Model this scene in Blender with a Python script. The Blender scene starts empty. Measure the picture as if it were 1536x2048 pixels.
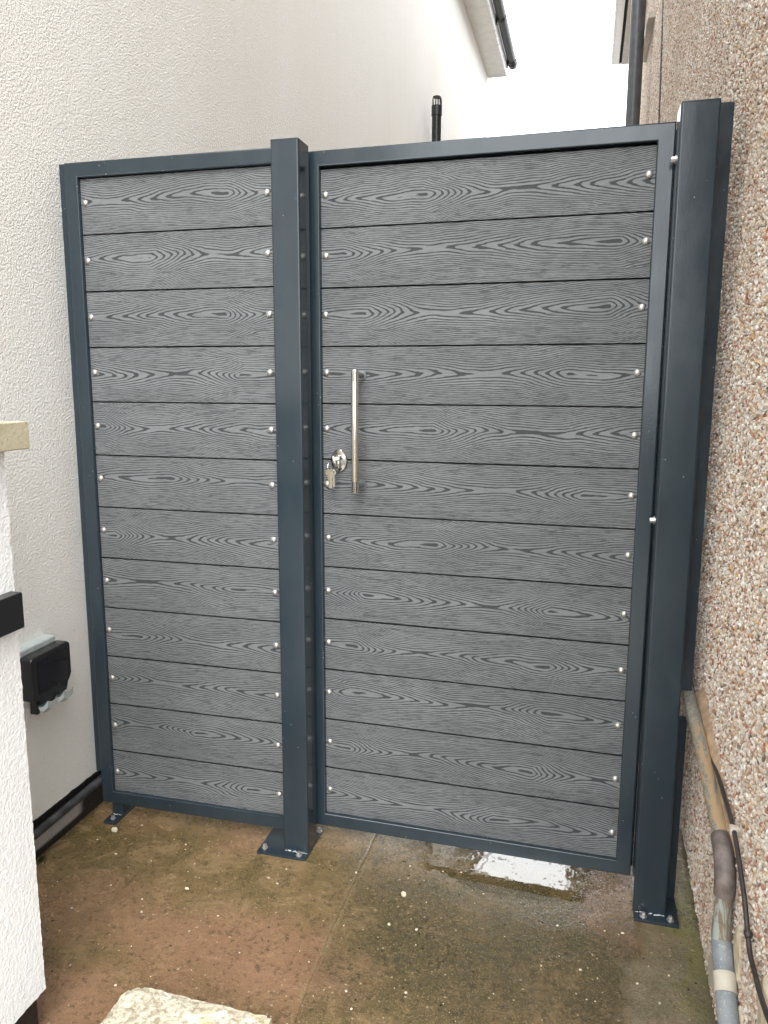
import bpy, bmesh, math, random
import numpy as np
from mathutils import Vector, Matrix, noise as mnoise
R = math.radians
sc = bpy.context.scene
C = sc.collection
rnd = random.Random(7)

# ------------------------------------------------------------------ camera
cd = bpy.data.cameras.new('camera'); cam = bpy.data.objects.new('camera', cd); C.objects.link(cam)
cam.location = (1.3366, -1.9281, 1.2491)
cam.rotation_euler = (1.40502, -0.00345, 0.25312)
cd.sensor_fit = 'VERTICAL'; cd.sensor_height = 36.0; cd.lens = 1545.7/2048*36
cd.clip_start = 0.02; cd.clip_end = 400
sc.camera = cam

# ------------------------------------------------------------------ world: bright overcast, brightest towards the hidden sun behind the gate
SUN_EL, SUN_AZ = 50, 166      # azimuth measured from +y towards +x: high behind the camera
w = bpy.data.worlds.new('World'); sc.world = w; w.use_nodes = True
nt = w.node_tree; nt.nodes.clear()
def wn(t, **k):
    n = nt.nodes.new(t)
    for a, b in k.items(): setattr(n, a, b)
    return n
sky = wn('ShaderNodeTexSky', sky_type='NISHITA', sun_disc=False, sun_elevation=R(SUN_EL), sun_rotation=R(SUN_AZ), dust_density=4.0)
hs = wn('ShaderNodeHueSaturation'); hs.inputs['Saturation'].default_value = 0.12
nt.links.new(sky.outputs[0], hs.inputs['Color'])
tc = wn('ShaderNodeTexCoord')
dp = wn('ShaderNodeVectorMath', operation='DOT_PRODUCT')
sd = Vector((math.sin(R(SUN_AZ))*math.cos(R(SUN_EL)), math.cos(R(SUN_AZ))*math.cos(R(SUN_EL)), math.sin(R(SUN_EL))))
dp.inputs[1].default_value = sd
nt.links.new(tc.outputs['Generated'], dp.inputs[0])
mx = wn('ShaderNodeMath', operation='MAXIMUM'); mx.inputs[1].default_value = 0.0
nt.links.new(dp.outputs['Value'], mx.inputs[0])
pw = wn('ShaderNodeMath', operation='POWER'); pw.inputs[1].default_value = 2.0
nt.links.new(mx.outputs[0], pw.inputs[0])
ml = wn('ShaderNodeMath', operation='MULTIPLY_ADD'); ml.inputs[1].default_value = 8.0; ml.inputs[2].default_value = 36.0
nt.links.new(pw.outputs[0], ml.inputs[0])
tint = wn('ShaderNodeVectorMath', operation='SCALE'); tint.inputs[0].default_value = (0.97, 1.0, 1.02)
nt.links.new(ml.outputs[0], tint.inputs['Scale'])
ad = wn('ShaderNodeVectorMath', operation='ADD')
nt.links.new(tint.outputs[0], ad.inputs[0]); nt.links.new(hs.outputs[0], ad.inputs[1])
bg = wn('ShaderNodeBackground'); bg.inputs['Strength'].default_value = 0.1
nt.links.new(ad.outputs[0], bg.inputs['Color'])
wo = wn('ShaderNodeOutputWorld'); nt.links.new(bg.outputs[0], wo.inputs[0])

sl = bpy.data.lights.new('sun', 'SUN'); sl.energy = 1.7; sl.angle = R(32); sl.color = (1.0, 0.95, 0.88)
so = bpy.data.objects.new('sun', sl); C.objects.link(so)
so.rotation_euler = (-sd).to_track_quat('-Z', 'Y').to_euler()
sc.view_settings.view_transform = 'Standard'; sc.view_settings.look = 'None'
sc.view_settings.exposure = 0.22; sc.view_settings.gamma = 1.0
sc.view_settings.use_curve_mapping = False

# ------------------------------------------------------------------ helpers: nodes
class NT:
    def __init__(s, name):
        s.m = bpy.data.materials.new(name); s.m.use_nodes = True
        s.t = s.m.node_tree; s.b = s.t.nodes['Principled BSDF']
        s.tc = None
    def n(s, t, **k):
        n = s.t.nodes.new(t)
        for a, b in k.items(): setattr(n, a, b)
        return n
    def set(s, sock, v):
        if isinstance(v, bpy.types.NodeSocket): s.t.links.new(v, sock)
        elif v is not None: sock.default_value = v
    def co(s, kind='Object'):
        if s.tc is None: s.tc = s.n('ShaderNodeTexCoord')
        return s.tc.outputs[kind]
    def map(s, v, scale=(1,1,1), loc=(0,0,0)):
        m = s.n('ShaderNodeMapping'); s.set(m.inputs['Vector'], v)
        m.inputs['Scale'].default_value = scale; m.inputs['Location'].default_value = loc
        return m.outputs[0]
    def noise(s, v, scale, detail=3, rough=0.5, dist=0.0, w=None, color=False):
        n = s.n('ShaderNodeTexNoise')
        if w is not None: n.noise_dimensions = '4D'; s.set(n.inputs['W'], w)
        s.set(n.inputs['Vector'], v); n.inputs['Scale'].default_value = scale
        n.inputs['Detail'].default_value = detail; n.inputs['Roughness'].default_value = rough
        n.inputs['Distortion'].default_value = dist
        return n.outputs['Color' if color else 'Fac']
    def vor(s, v, scale, feature='F1', out='Distance', rand=1.0):
        n = s.n('ShaderNodeTexVoronoi', feature=feature); s.set(n.inputs['Vector'], v)
        n.inputs['Scale'].default_value = scale; n.inputs['Randomness'].default_value = rand
        return n.outputs[out]
    def math(s, op, a, b=None, c=None, clamp=False):
        n = s.n('ShaderNodeMath', operation=op, use_clamp=clamp)
        s.set(n.inputs[0], a); s.set(n.inputs[1], b); s.set(n.inputs[2], c)
        return n.outputs[0]
    def vm(s, op, a, b=None, sc=None):
        n = s.n('ShaderNodeVectorMath', operation=op); s.set(n.inputs[0], a); s.set(n.inputs[1], b)
        if sc is not None: s.set(n.inputs['Scale'], sc)
        return n.outputs['Value' if op in ('LENGTH','DISTANCE','DOT_PRODUCT') else 'Vector']
    def rng(s, v, a, b, lo=0.0, hi=1.0, smooth=True):
        n = s.n('ShaderNodeMapRange'); n.interpolation_type = 'SMOOTHSTEP' if smooth else 'LINEAR'
        s.set(n.inputs['Value'], v); s.set(n.inputs['From Min'], a); s.set(n.inputs['From Max'], b)
        s.set(n.inputs['To Min'], lo); s.set(n.inputs['To Max'], hi)
        return n.outputs[0]
    def mix(s, f, a, b, mode='MIX'):
        n = s.n('ShaderNodeMix', data_type='RGBA', blend_type=mode)
        s.set(n.inputs[0], f)
        for i, v in ((6, a), (7, b)):
            if isinstance(v, (int, float)): v = (v, v, v)
            if isinstance(v, tuple) and len(v) == 3: v = v + (1,)
            s.set(n.inputs[i], v)
        return n.outputs[2]
    def ramp(s, f, stops, interp='LINEAR'):
        n = s.n('ShaderNodeValToRGB'); s.set(n.inputs[0], f); r = n.color_ramp; r.interpolation = interp
        while len(r.elements) < len(stops): r.elements.new(0.5)
        for e, (p, c) in zip(r.elements, stops): e.position = p; e.color = tuple(c) + (1,)
        return n.outputs[0]
    def xyz(s, v):
        n = s.n('ShaderNodeSeparateXYZ'); s.set(n.inputs[0], v); return n.outputs
    def comb(s, x, y, z):
        n = s.n('ShaderNodeCombineXYZ'); s.set(n.inputs[0], x); s.set(n.inputs[1], y); s.set(n.inputs[2], z)
        return n.outputs[0]
    def bump(s, h, dist, strength=1.0, prev=None):
        n = s.n('ShaderNodeBump'); s.set(n.inputs['Height'], h); n.inputs['Distance'].default_value = dist
        s.set(n.inputs['Strength'], strength)
        if prev is not None: s.set(n.inputs['Normal'], prev)
        return n.outputs[0]
    def out(s, col=None, rough=None, metal=None, normal=None, spec=None, coat=None, coatr=None):
        for k, v in (('Base Color', col), ('Roughness', rough), ('Metallic', metal), ('Normal', normal),
                     ('Specular IOR Level', spec), ('Coat Weight', coat), ('Coat Roughness', coatr)):
            if isinstance(v, tuple) and len(v) == 3: v = v + (1,)
            s.set(s.b.inputs[k], v)
        return s.m

def simple(name, col, rough=0.5, metal=0.0, var=0.12, sc_=30, bump=0.0):
    t = NT(name); n = t.noise(t.co(), sc_, 4, 0.6)
    c = t.mix(t.rng(n, 0.3, 0.7), tuple(x*(1-var) for x in col), tuple(min(1, x*(1+var)) for x in col))
    nr = t.bump(n, bump) if bump else None
    return t.out(c, t.rng(n, 0.3, 0.7, rough*0.85, min(1, rough*1.15)), metal, nr)

# ---- powder-coated steel
def steel():
    t = NT('anthracite_steel'); co = t.co()
    sm = t.noise(t.map(co, (1, 1, 0.45)), 9, 5, 0.65, 0.6)
    fine = t.noise(co, 160, 2, 0.5)
    speck = t.math('LESS_THAN', t.vor(co, 62), 0.075)
    keep = t.math('GREATER_THAN', t.noise(co, 14, 2), 0.60)
    sp = t.math('MULTIPLY', speck, keep)
    c = t.mix(t.rng(sm, 0.3, 0.72), (0.019, 0.031, 0.041), (0.024, 0.037, 0.047))
    c = t.mix(t.math('MULTIPLY', sp, 0.55), c, (0.35, 0.38, 0.38))
    r = t.math('ADD', t.rng(sm, 0.3, 0.75, 0.13, 0.27), t.math('MULTIPLY', sp, 0.3))
    return t.out(c, r, 0.0, t.bump(fine, 0.00035, 0.35), 0.56)
M = {}
M['steel'] = steel()
M['gap'] = simple('gap_shade_black', (0.012, 0.012, 0.013), 0.8)  # near-black colour standing in for the shade inside joints and gaps

# ---- embossed composite board
def board():
    t = NT('charcoal_composite_grain')
    uv = t.n('ShaderNodeUVMap'); uv.uv_map = 'UVMap'; uvv = uv.outputs[0]
    oi = t.n('ShaderNodeObjectInfo'); seed = t.math('MULTIPLY', oi.outputs['Random'], 37.0)
    x, y, _ = t.xyz(uvv)
    x = t.math('MULTIPLY', x, t.rng(oi.outputs['Random'], 0, 1, 0.82, 1.35, False))
    L = 0.66
    warp = t.math('SUBTRACT', t.noise(t.map(uvv, (5, 5, 1)), 1.0, 2, 0.5, w=seed), 0.5)
    xw = t.math('ADD', x, t.math('MULTIPLY', t.math('SUBTRACT', t.noise(t.map(uvv, (7, 26, 1)), 1.0, 1, 0.5, w=seed), 0.5), 0.075))
    tt = t.math('FRACT', t.math('DIVIDE', xw, L))
    tp = t.math('POWER', tt, 0.62)
    D = t.math('MULTIPLY_ADD', t.math('COSINE', t.math('MULTIPLY', tp, 2*math.pi)), -0.5, 0.5)
    yc = t.math('ADD', y, t.math('MULTIPLY', warp, 0.034))
    ys = t.math('SQRT', t.math('ADD', t.math('MULTIPLY', yc, yc), 0.004**2))
    wig = t.math('MULTIPLY', t.math('SUBTRACT', t.noise(t.map(uvv, (14, 60, 1)), 1.0, 2, 0.5, w=seed), 0.5), 0.95)
    r = t.math('MULTIPLY_ADD', D, t.rng(t.math('FRACT', seed), 0, 1, 5.2, 8.0, False), t.math('POWER', t.math('DIVIDE', ys, 0.0100), 1.32))
    ph = t.math('ADD', r, wig)
    s = t.math('SINE', t.math('MULTIPLY', ph, 2*math.pi))
    fib = t.noise(t.map(uvv, (26, 380, 1)), 1.0, 3, 0.65, w=seed)
    edge = t.rng(ys, 0.012, 0.05)                       # 1 towards the board's long edges
    thr = t.math('MULTIPLY_ADD', t.math('SUBTRACT', fib, 0.5), 2.5, t.rng(ys, 0.004, 0.045, 0.34, 0.46))
    ring = t.rng(t.math('SUBTRACT', s, thr), -0.10, 0.22)
    fib2 = t.noise(t.map(uvv, (22, 330, 1), (3, 9, 0)), 1.0, 3, 0.7, w=seed)
    dash = t.math('MULTIPLY', t.rng(fib2, 0.52, 0.60), t.rng(edge, 0.0, 1.0, 0.30, 0.62))
    mask = t.math('MAXIMUM', ring, dash)
    big = t.noise(t.map(uvv, (4, 14, 1)), 1.0, 3, 0.5, w=seed)
    light = t.mix(t.rng(big, 0.3, 0.7), (0.150, 0.158, 0.163), (0.184, 0.193, 0.198))
    c = t.mix(t.math('MULTIPLY', mask, 0.90), light, (0.030, 0.034, 0.037))
    h = t.math('ADD', t.math('MULTIPLY', mask, -1.0), t.math('MULTIPLY', fib, 0.35))
    return t.out(c, t.rng(mask, 0, 1, 0.55, 0.75), 0.0, t.bump(h, 0.0007, 0.7), 0.35)
M['board'] = board()
M['zinc'] = simple('bright_bolt_steel', (0.50, 0.49, 0.47), 0.40, 0.8, 0.12, 200)
M['chrome'] = simple('polished_steel', (0.52, 0.50, 0.47), 0.14, 1.0, 0.06, 90)
M['dull'] = simple('dull_grey_steel', (0.20, 0.22, 0.22), 0.42, 0.7, 0.15, 60)
M['brushed'] = simple('satin_steel', (0.70, 0.65, 0.58), 0.26, 0.9, 0.02, 8)
M['brass'] = simple('key_brass', (0.46, 0.39, 0.27), 0.3, 1.0, 0.15, 90)
M['weld'] = simple('white_weld_spatter', (0.62, 0.66, 0.68), 0.5, 0.0, 0.5, 120)

# ---- scraped white render
def render_wall(name, a, b, bump=0.0026, scale=150):
    t = NT(name); co = t.co()
    w1 = t.noise(co, scale, 3, 0.55, 0.35); w2 = t.noise(co, scale*2.3, 2, 0.5)
    v = t.vor(t.vm('ADD', co, t.vm('SCALE', t.noise(co, scale*0.9, 2, color=True), sc=0.006)), scale*1.2, 'SMOOTH_F1')
    h = t.math('ADD', t.math('ADD', t.math('MULTIPLY', w1, 1.0), t.math('MULTIPLY', w2, 0.25)), t.math('MULTIPLY', v, 0.55))
    g = t.noise(t.map(co, (1, 1, 0.5)), 0.9, 4, 0.55)
    streak = t.noise(t.map(co, (6, 6, 0.5)), 1.0, 4, 0.6)
    c = t.mix(t.rng(g, 0.32, 0.68), a, b)
    c = t.mix(t.rng(streak, 0.55, 0.8, 0, 0.12), c, tuple(x*0.78 for x in b))
    c = t.mix(t.rng(w1, 0.32, 0.46, 0.16, 0.0), c, tuple(x*0.7 for x in b))
    return t.out(c, 0.9, 0.0, t.bump(h, bump, 0.9), 0.2)
M['render'] = render_wall('cream_white_render', (0.80, 0.80, 0.78), (0.76, 0.745, 0.70), 0.0032, 155)
M['render_near'] = render_wall('clean_white_render', (0.88, 0.89, 0.885), (0.85, 0.855, 0.85), 0.0020, 165)

# ---- bitumen-painted plinth
def bitumen():
    t = NT('black_bitumen_paint'); co = t.co()
    g = t.noise(co, 7, 5, 0.65, 0.8); f = t.noise(co, 90, 3)
    x, y, z = t.xyz(co)
    # grey patch where the black coat is missing between two heights
    win = t.math('MULTIPLY', t.rng(z, 0.024, 0.036), t.rng(z, 0.084, 0.072))
    bare = t.math('MULTIPLY', t.math('MULTIPLY', t.rng(g, 0.38, 0.44), win), t.rng(y, -3.03, -3.07))
    c = t.mix(bare, (0.010, 0.010, 0.011), (0.36, 0.34, 0.32))
    c = t.mix(t.rng(f, 0.62, 0.75, 0, 0.3), c, (0.10, 0.09, 0.08))
    return t.out(c, t.rng(bare, 0, 1, 0.45, 0.9), 0.0, t.bump(t.math('ADD', g, f), 0.003, 0.6))
M['bitumen'] = bitumen()
M['conduit'] = simple('dusty_dark_plastic', (0.045, 0.047, 0.050), 0.45, 0, 0.5, 22, 0.001)
M['black_plastic'] = simple('black_plastic', (0.011, 0.011, 0.013), 0.28, 0, 0.1, 4)
M['black_gloss'] = simple('tinted_cover', (0.004, 0.003, 0.006), 0.10, 0, 0.2, 20)
M['pale_plastic'] = simple('pale_grey_plastic', (0.42, 0.46, 0.46), 0.4, 0, 0.08, 40)
M['upvc'] = simple('white_upvc', (0.74, 0.72, 0.68), 0.35, 0, 0.06, 12)
M['fascia'] = simple('fascia_white', (0.82, 0.82, 0.83), 0.3, 0, 0.04, 12)
M['gutter'] = simple('weathered_black_gutter', (0.026, 0.030, 0.027), 0.45, 0, 0.6, 70, 0.0008)
M['grey_pipe'] = simple('grey_soil_pipe', (0.075, 0.078, 0.085), 0.33, 0, 0.15, 20)
M['beige'] = simple('weathered_beige_paint', (0.50, 0.46, 0.39), 0.6, 0, 0.15, 20)
M['roof'] = simple('concrete_roof_tiles', (0.09, 0.075, 0.065), 0.85, 0, 0.3, 6, 0.004)
M['cable'] = simple('brown_black_cable', (0.035, 0.028, 0.027), 0.45, 0, 0.3, 60)

# ---- pebbledash: mortar and stones
def pebble_cols(t, f):
    return t.ramp(f, [(0.0, (0.63, 0.55, 0.46)), (0.20, (0.73, 0.67, 0.59)), (0.38, (0.82, 0.79, 0.74)), (0.50, (0.46, 0.34, 0.25)),
                      (0.61, (0.62, 0.48, 0.39)), (0.73, (0.38, 0.25, 0.17)), (0.79, (0.48, 0.45, 0.42)), (0.865, (0.55, 0.37, 0.17)),
                      (0.905, (0.34, 0.11, 0.065)), (0.945, (0.12, 0.095, 0.08)), (0.975, (0.42, 0.18, 0.11))], 'CONSTANT')
def mortar():
    t = NT('pebbledash_mortar'); co = t.co()
    v = t.n('ShaderNodeTexVoronoi'); t.set(v.inputs['Vector'], co); v.inputs['Scale'].default_value = 120
    f = t.xyz(v.outputs['Color'])[0]
    c = t.mix(0.45, pebble_cols(t, f), (0.26, 0.19, 0.14))
    h = t.math('SUBTRACT', 0.6, v.outputs['Distance'])
    return t.out(c, 0.9, 0.0, t.bump(h, 0.004, 1.0), 0.3)
def stone_mat():
    t = NT('pebble_stones'); oi = t.n('ShaderNodeObjectInfo')
    c = pebble_cols(t, oi.outputs['Random'])
    big = t.noise(oi.outputs['Location'], 1.6, 3, 0.5)
    c = t.mix(t.rng(big, 0.35, 0.7, 0.0, 0.38), c, (0.36, 0.27, 0.20))
    n = t.noise(t.co('Object'), 2.0, 3, 0.6)
    c = t.mix(t.rng(n, 0.35, 0.7, 0, 0.22), c, (0.30, 0.24, 0.19))
    return t.out(c, 0.55, 0.0, None, 0.4)
M['mortar'] = mortar(); M['stones'] = stone_mat()

# ---- wet stained concrete
def spot(t, co, x, y, rx, ry, soft=0.5):
    d = t.vm('LENGTH', t.vm('MULTIPLY', t.vm('SUBTRACT', co, (x, y, 0.0)), (1/rx, 1/ry, 0.0)))
    return t.rng(d, 1.0+soft, 1.0-soft)
def concrete():
    t = NT('wet_algae_stained_concrete'); geo = t.n('ShaderNodeNewGeometry'); P0 = geo.outputs['Position']
    wob = t.vm('SCALE', t.vm('SUBTRACT', t.noise(P0, 7, 5, 0.62, color=True), (0.5, 0.5, 0.5)), sc=0.34)
    co = t.vm('ADD', P0, wob)
    n1 = t.noise(P0, 2.6, 6, 0.62, 0.4); n2 = t.noise(P0, 11, 6, 0.7, 0.6); n3 = t.noise(P0, 70, 4, 0.7); n4 = t.noise(P0, 260, 3, 0.6)
    x, y, z = t.xyz(P0)
    c = t.mix(t.rng(n1, 0.34, 0.66), (0.165, 0.110, 0.052), (0.110, 0.082, 0.031))
    c = t.mix(t.rng(n2, 0.38, 0.68, 0, 0.75), c, (0.265, 0.178, 0.090))
    c = t.mix(t.rng(t.noise(P0, 4.5, 5, 0.6, 0.5), 0.46, 0.74, 0, 0.75), c, (0.095, 0.074, 0.024))
    # reddish areas
    for (sx, sy, rx, ry, k) in ((0.62, -0.45, 0.28, 0.14, 0.7), (0.10, -0.40, 0.30, 0.10, 0.45), (0.42, -0.02, 0.12, 0.06, 0.4), (1.47, -0.02, 0.07, 0.17, 0.6),
                                (1.60, -0.46, 0.07, 0.07, 1.0), (0.35, -0.70, 0.5, 0.10, 0.6), (0.05, 0.0, 0.12, 0.05, 0.3)):
        c = t.mix(t.math('MULTIPLY', spot(t, co, sx, sy, rx, ry), k), c, (0.270, 0.145, 0.090))
    # dark algae right slab
    for (sx, sy, rx, ry, k) in ((1.05, -0.33, 0.22, 0.17, 0.85), (1.32, -0.28, 0.16, 0.20, 0.6), (1.45, -0.40, 0.07, 0.20, 0.7), (0.92, -0.12, 0.14, 0.10, 0.5)):
        m = t.math('MULTIPLY', spot(t, co, sx, sy, rx, ry, 0.8), t.math('MULTIPLY', t.rng(n3, 0.36, 0.6, 0.45, 1.0), k))
        c = t.mix(m, c, (0.050, 0.043, 0.022))
    # dry pale area and yellow-green band beside the kerb
    dry = t.math('MULTIPLY', spot(t, co, 1.66, -0.34, 0.17, 0.28, 0.25), 1.0)
    c = t.mix(t.math('MULTIPLY', dry, 0.85), c, t.mix(t.rng(n3, 0.35, 0.65), (0.17, 0.135, 0.085), (0.31, 0.27, 0.19)))
    c = t.mix(t.math('MULTIPLY', spot(t, co, 1.655, -0.02, 0.035, 0.26, 0.6), 0.8), c, (0.22, 0.20, 0.06))
    c = t.mix(t.math('MULTIPLY', spot(t, co, 1.61, -0.46, 0.06, 0.055, 0.5), 0.8), c, (0.44, 0.17, 0.11))
    right = t.rng(t.math('ADD', x, t.math('MULTIPLY', t.math('SUBTRACT', n3, 0.5), 0.05)), 0.780, 0.812)
    c = t.mix(t.math('MULTIPLY', right, t.rng(n2, 0.3, 0.6, 0.55, 0.15)), c, (0.075, 0.064, 0.030))
    crack = t.math('MULTIPLY', t.rng(t.math('ABSOLUTE', t.math('SUBTRACT', x, 0.792)), 0.012, 0.0), t.rng(n3, 0.48, 0.58))
    c = t.mix(t.math('MULTIPLY', crack, 0.6), c, (0.36, 0.29, 0.15))
    # aggregate, grit and pits
    c = t.mix(t.rng(n4, 0.53, 0.68, 0, 0.55), c, (0.36, 0.26, 0.14))
    c = t.mix(t.rng(n3, 0.52, 0.66, 0, 0.6), c, (0.045, 0.036, 0.018))
    v = t.n('ShaderNodeTexVoronoi'); t.set(v.inputs['Vector'], P0); v.inputs['Scale'].default_value = 95
    vd = v.outputs['Distance']; pick = t.xyz(v.outputs['Color'])
    g1 = t.math('MULTIPLY', t.math('LESS_THAN', vd, 0.24), t.math('GREATER_THAN', pick[0], 0.945))
    c = t.mix(t.math('MULTIPLY', g1, 0.6), c, (0.52, 0.43, 0.28))
    v2 = t.n('ShaderNodeTexVoronoi'); t.set(v2.inputs['Vector'], P0); v2.inputs['Scale'].default_value = 55
    g2 = t.math('MULTIPLY', t.math('LESS_THAN', v2.outputs['Distance'], 0.16), t.math('GREATER_THAN', t.xyz(v2.outputs['Color'])[0], 0.92))
    c = t.mix(g2, c, (0.025, 0.02, 0.012))
    # water lying under and just in front of the gate
    wet = t.math('MULTIPLY', t.rng(x, 0.66, 0.80), t.math('MULTIPLY', t.rng(x, 1.56, 1.47), t.rng(y, -0.20, -0.06)))
    pool = spot(t, t.vm('ADD', P0, t.vm('SCALE', wob, sc=0.45)), 1.20, 0.07, 0.30, 0.125, 0.35)
    pool = t.rng(t.math('ADD', pool, t.math('MULTIPLY', t.math('SUBTRACT', t.noise(P0, 48, 4, 0.7), 0.5), 1.3)), 0.44, 0.50)
    holes = t.rng(t.noise(P0, 38, 5, 0.75), 0.385, 0.415)
    pool = t.math('MULTIPLY', pool, holes)
    rl = t.rng(n2, 0.35, 0.65, 0.10, 0.32)
    rl = t.mix(wet, rl, t.rng(n3, 0.35, 0.6, 0.04, 0.22))
    rl = t.mix(pool, rl, 0.02)
    rl = t.mix(dry, rl, 0.8)
    sz = spot(t, co, 1.46, 0.0, 0.08, 0.09, 0.4)
    for q in ((0.84, 0.04, 0.09, 0.07), (1.34, -0.11, 0.10, 0.05), (0.70, 0.09, 0.08, 0.05)): sz = t.math('MAXIMUM', sz, spot(t, co, *q, 0.4))
    dn = t.noise(P0, 150, 3, 0.6); drops = t.math('MULTIPLY', t.rng(dn, 0.53, 0.57), sz)
    rl = t.mix(drops, rl, 0.03)
    h = t.math('ADD', t.math('MULTIPLY', n2, 0.9), t.math('ADD', t.math('MULTIPLY', n3, 0.55), t.math('MULTIPLY', n4, 0.25)))
    inv = t.math('SUBTRACT', 1.0, pool)
    nb = t.bump(h, 0.0048, t.math('MULTIPLY', inv, 0.95))
    nb = t.bump(t.noise(P0, 26, 2), 0.0011, pool, nb)
    nb = t.bump(dn, 0.012, drops, nb)
    c = t.mix(t.math('MULTIPLY', pool, 0.35), c, (0.06, 0.045, 0.02))
    return t.out(c, rl, 0.0, nb, t.math('MAXIMUM', t.rng(wet, 0, 1, 0.45, 0.85), pool), t.math('MAXIMUM', pool, drops), 0.02)
M['concrete'] = concrete()
def soil():
    t = NT('tarmac_beyond'); co = t.co(); n = t.noise(co, 1.5, 5); f = t.noise(co, 150, 2)
    return t.out(t.mix(n, (0.04, 0.038, 0.034), (0.075, 0.07, 0.06)), 0.8, 0, t.bump(f, 0.004, 0.5))
M['soil'] = soil()
def plinth_green():
    t = NT('damp_mossy_plinth'); co = t.co(); n = t.noise(t.map(co, (1, 3, 8)), 4, 5, 0.65); f = t.noise(co, 90, 4, 0.7)
    c = t.mix(t.rng(n, 0.35, 0.65), (0.15, 0.13, 0.095), (0.10, 0.10, 0.035))
    c = t.mix(t.rng(f, 0.55, 0.7, 0, 0.6), c, (0.04, 0.037, 0.028))
    return t.out(c, 0.75, 0, t.bump(t.math('ADD', n, f), 0.006, 0.8))
M['plinth'] = plinth_green()
def limestone():
    t = NT('lichen_cast_stone'); co = t.co(); n = t.noise(co, 9, 6, 0.7, 0.8); f = t.noise(co, 75, 5, 0.7, 0.5)
    g = t.noise(t.map(co, (1,1,1), (4, 2, 7)), 6, 5, 0.6)
    c = t.mix(t.rng(f, 0.35, 0.62), (0.30, 0.25, 0.17), (0.62, 0.57, 0.46))
    c = t.mix(t.rng(n, 0.56, 0.64, 0, 0.85), c, (0.80, 0.79, 0.74))
    c = t.mix(t.rng(g, 0.60, 0.72, 0, 0.6), c, (0.45, 0.41, 0.16))
    c = t.mix(t.rng(f, 0.60, 0.70, 0, 0.5), c, (0.14, 0.12, 0.08))
    return t.out(c, 0.9, 0, t.bump(t.math('ADD', f, t.math('MULTIPLY', n, 0.6)), 0.006, 0.9))
M['limestone'] = limestone()
def coping():
    t = NT('sandstone_coping'); co = t.co(); n = t.noise(co, 14, 5, 0.6); f = t.noise(co, 140, 4, 0.7)
    c = t.mix(t.rng(n, 0.35, 0.65), (0.42, 0.375, 0.25), (0.52, 0.475, 0.34))
    c = t.mix(t.rng(f, 0.60, 0.68, 0, 0.7), c, (0.12, 0.10, 0.06))
    c = t.mix(t.rng(f, 0.42, 0.34, 0, 0.4), c, (0.66, 0.60, 0.44))
    return t.out(c, 0.85, 0, t.bump(f, 0.002, 0.7))
M['coping'] = coping()
def waste_pipe():
    t = NT('peeling_painted_pipe'); co = t.co(); x, y, z = t.xyz(co)
    n = t.noise(t.map(co, (55, 5, 55)), 1.0, 5, 0.7, 0.8); f = t.noise(co, 120, 4, 0.7)
    base = t.mix(t.rng(f, 0.4, 0.65), (0.17, 0.165, 0.14), (0.30, 0.29, 0.24))
    rust = t.math('MULTIPLY', t.rng(n, 0.47, 0.52), t.rng(y, 0.22, 0.10))
    c = t.mix(rust, base, (0.37, 0.255, 0.145))
    c = t.mix(t.rng(n, 0.40, 0.34, 0, 0.8), c, (0.10, 0.085, 0.075))
    return t.out(c, 0.6, 0, t.bump(t.math('ADD', n, f), 0.0015, 0.7))
M['waste'] = waste_pipe()
M['sleeve'] = simple('brown_pipe_elbow', (0.13, 0.105, 0.095), 0.5, 0, 0.35, 40, 0.0008)
def verd():
    t = NT('streaked_pipe_paint'); co = t.co(); n = t.noise(t.map(co, (60, 60, 9)), 1.0, 5, 0.65, 0.8)
    c = t.mix(t.rng(n, 0.42, 0.52), (0.30, 0.34, 0.31), (0.20, 0.15, 0.11))
    c = t.mix(t.rng(n, 0.60, 0.66, 0, 0.8), c, (0.50, 0.48, 0.38))
    return t.out(c, 0.5, 0, t.bump(n, 0.001, 0.6))
M['streaked'] = verd()
def greyp():
    t = NT('chalky_blue_grey_pipe'); co = t.co(); f = t.noise(co, 160, 4, 0.75); n = t.noise(co, 18, 4)
    c = t.mix(t.rng(n, 0.35, 0.65), (0.17, 0.19, 0.205), (0.23, 0.25, 0.265))
    c = t.mix(t.rng(f, 0.56, 0.66, 0, 0.6), c, (0.48, 0.47, 0.44))
    return t.out(c, 0.5, 0, t.bump(f, 0.0008, 0.5))
M['bluegrey'] = greyp()
M['old_mortar'] = simple('ochre_mortar', (0.40, 0.28, 0.18), 0.9, 0, 0.22, 35, 0.004)
M['tape'] = simple('cream_pipe_strap', (0.47, 0.43, 0.36), 0.6, 0, 0.08, 25)
M['pale_mortar'] = simple('pale_sandy_mortar', (0.56, 0.48, 0.35), 0.9, 0, 0.2, 40, 0.005)
M['moss'] = simple('dark_moss', (0.045, 0.055, 0.014), 0.9, 0, 0.5, 80)
M['grit'] = simple('pale_grit', (0.66, 0.58, 0.45), 0.7, 0, 0.25, 40)

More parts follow.
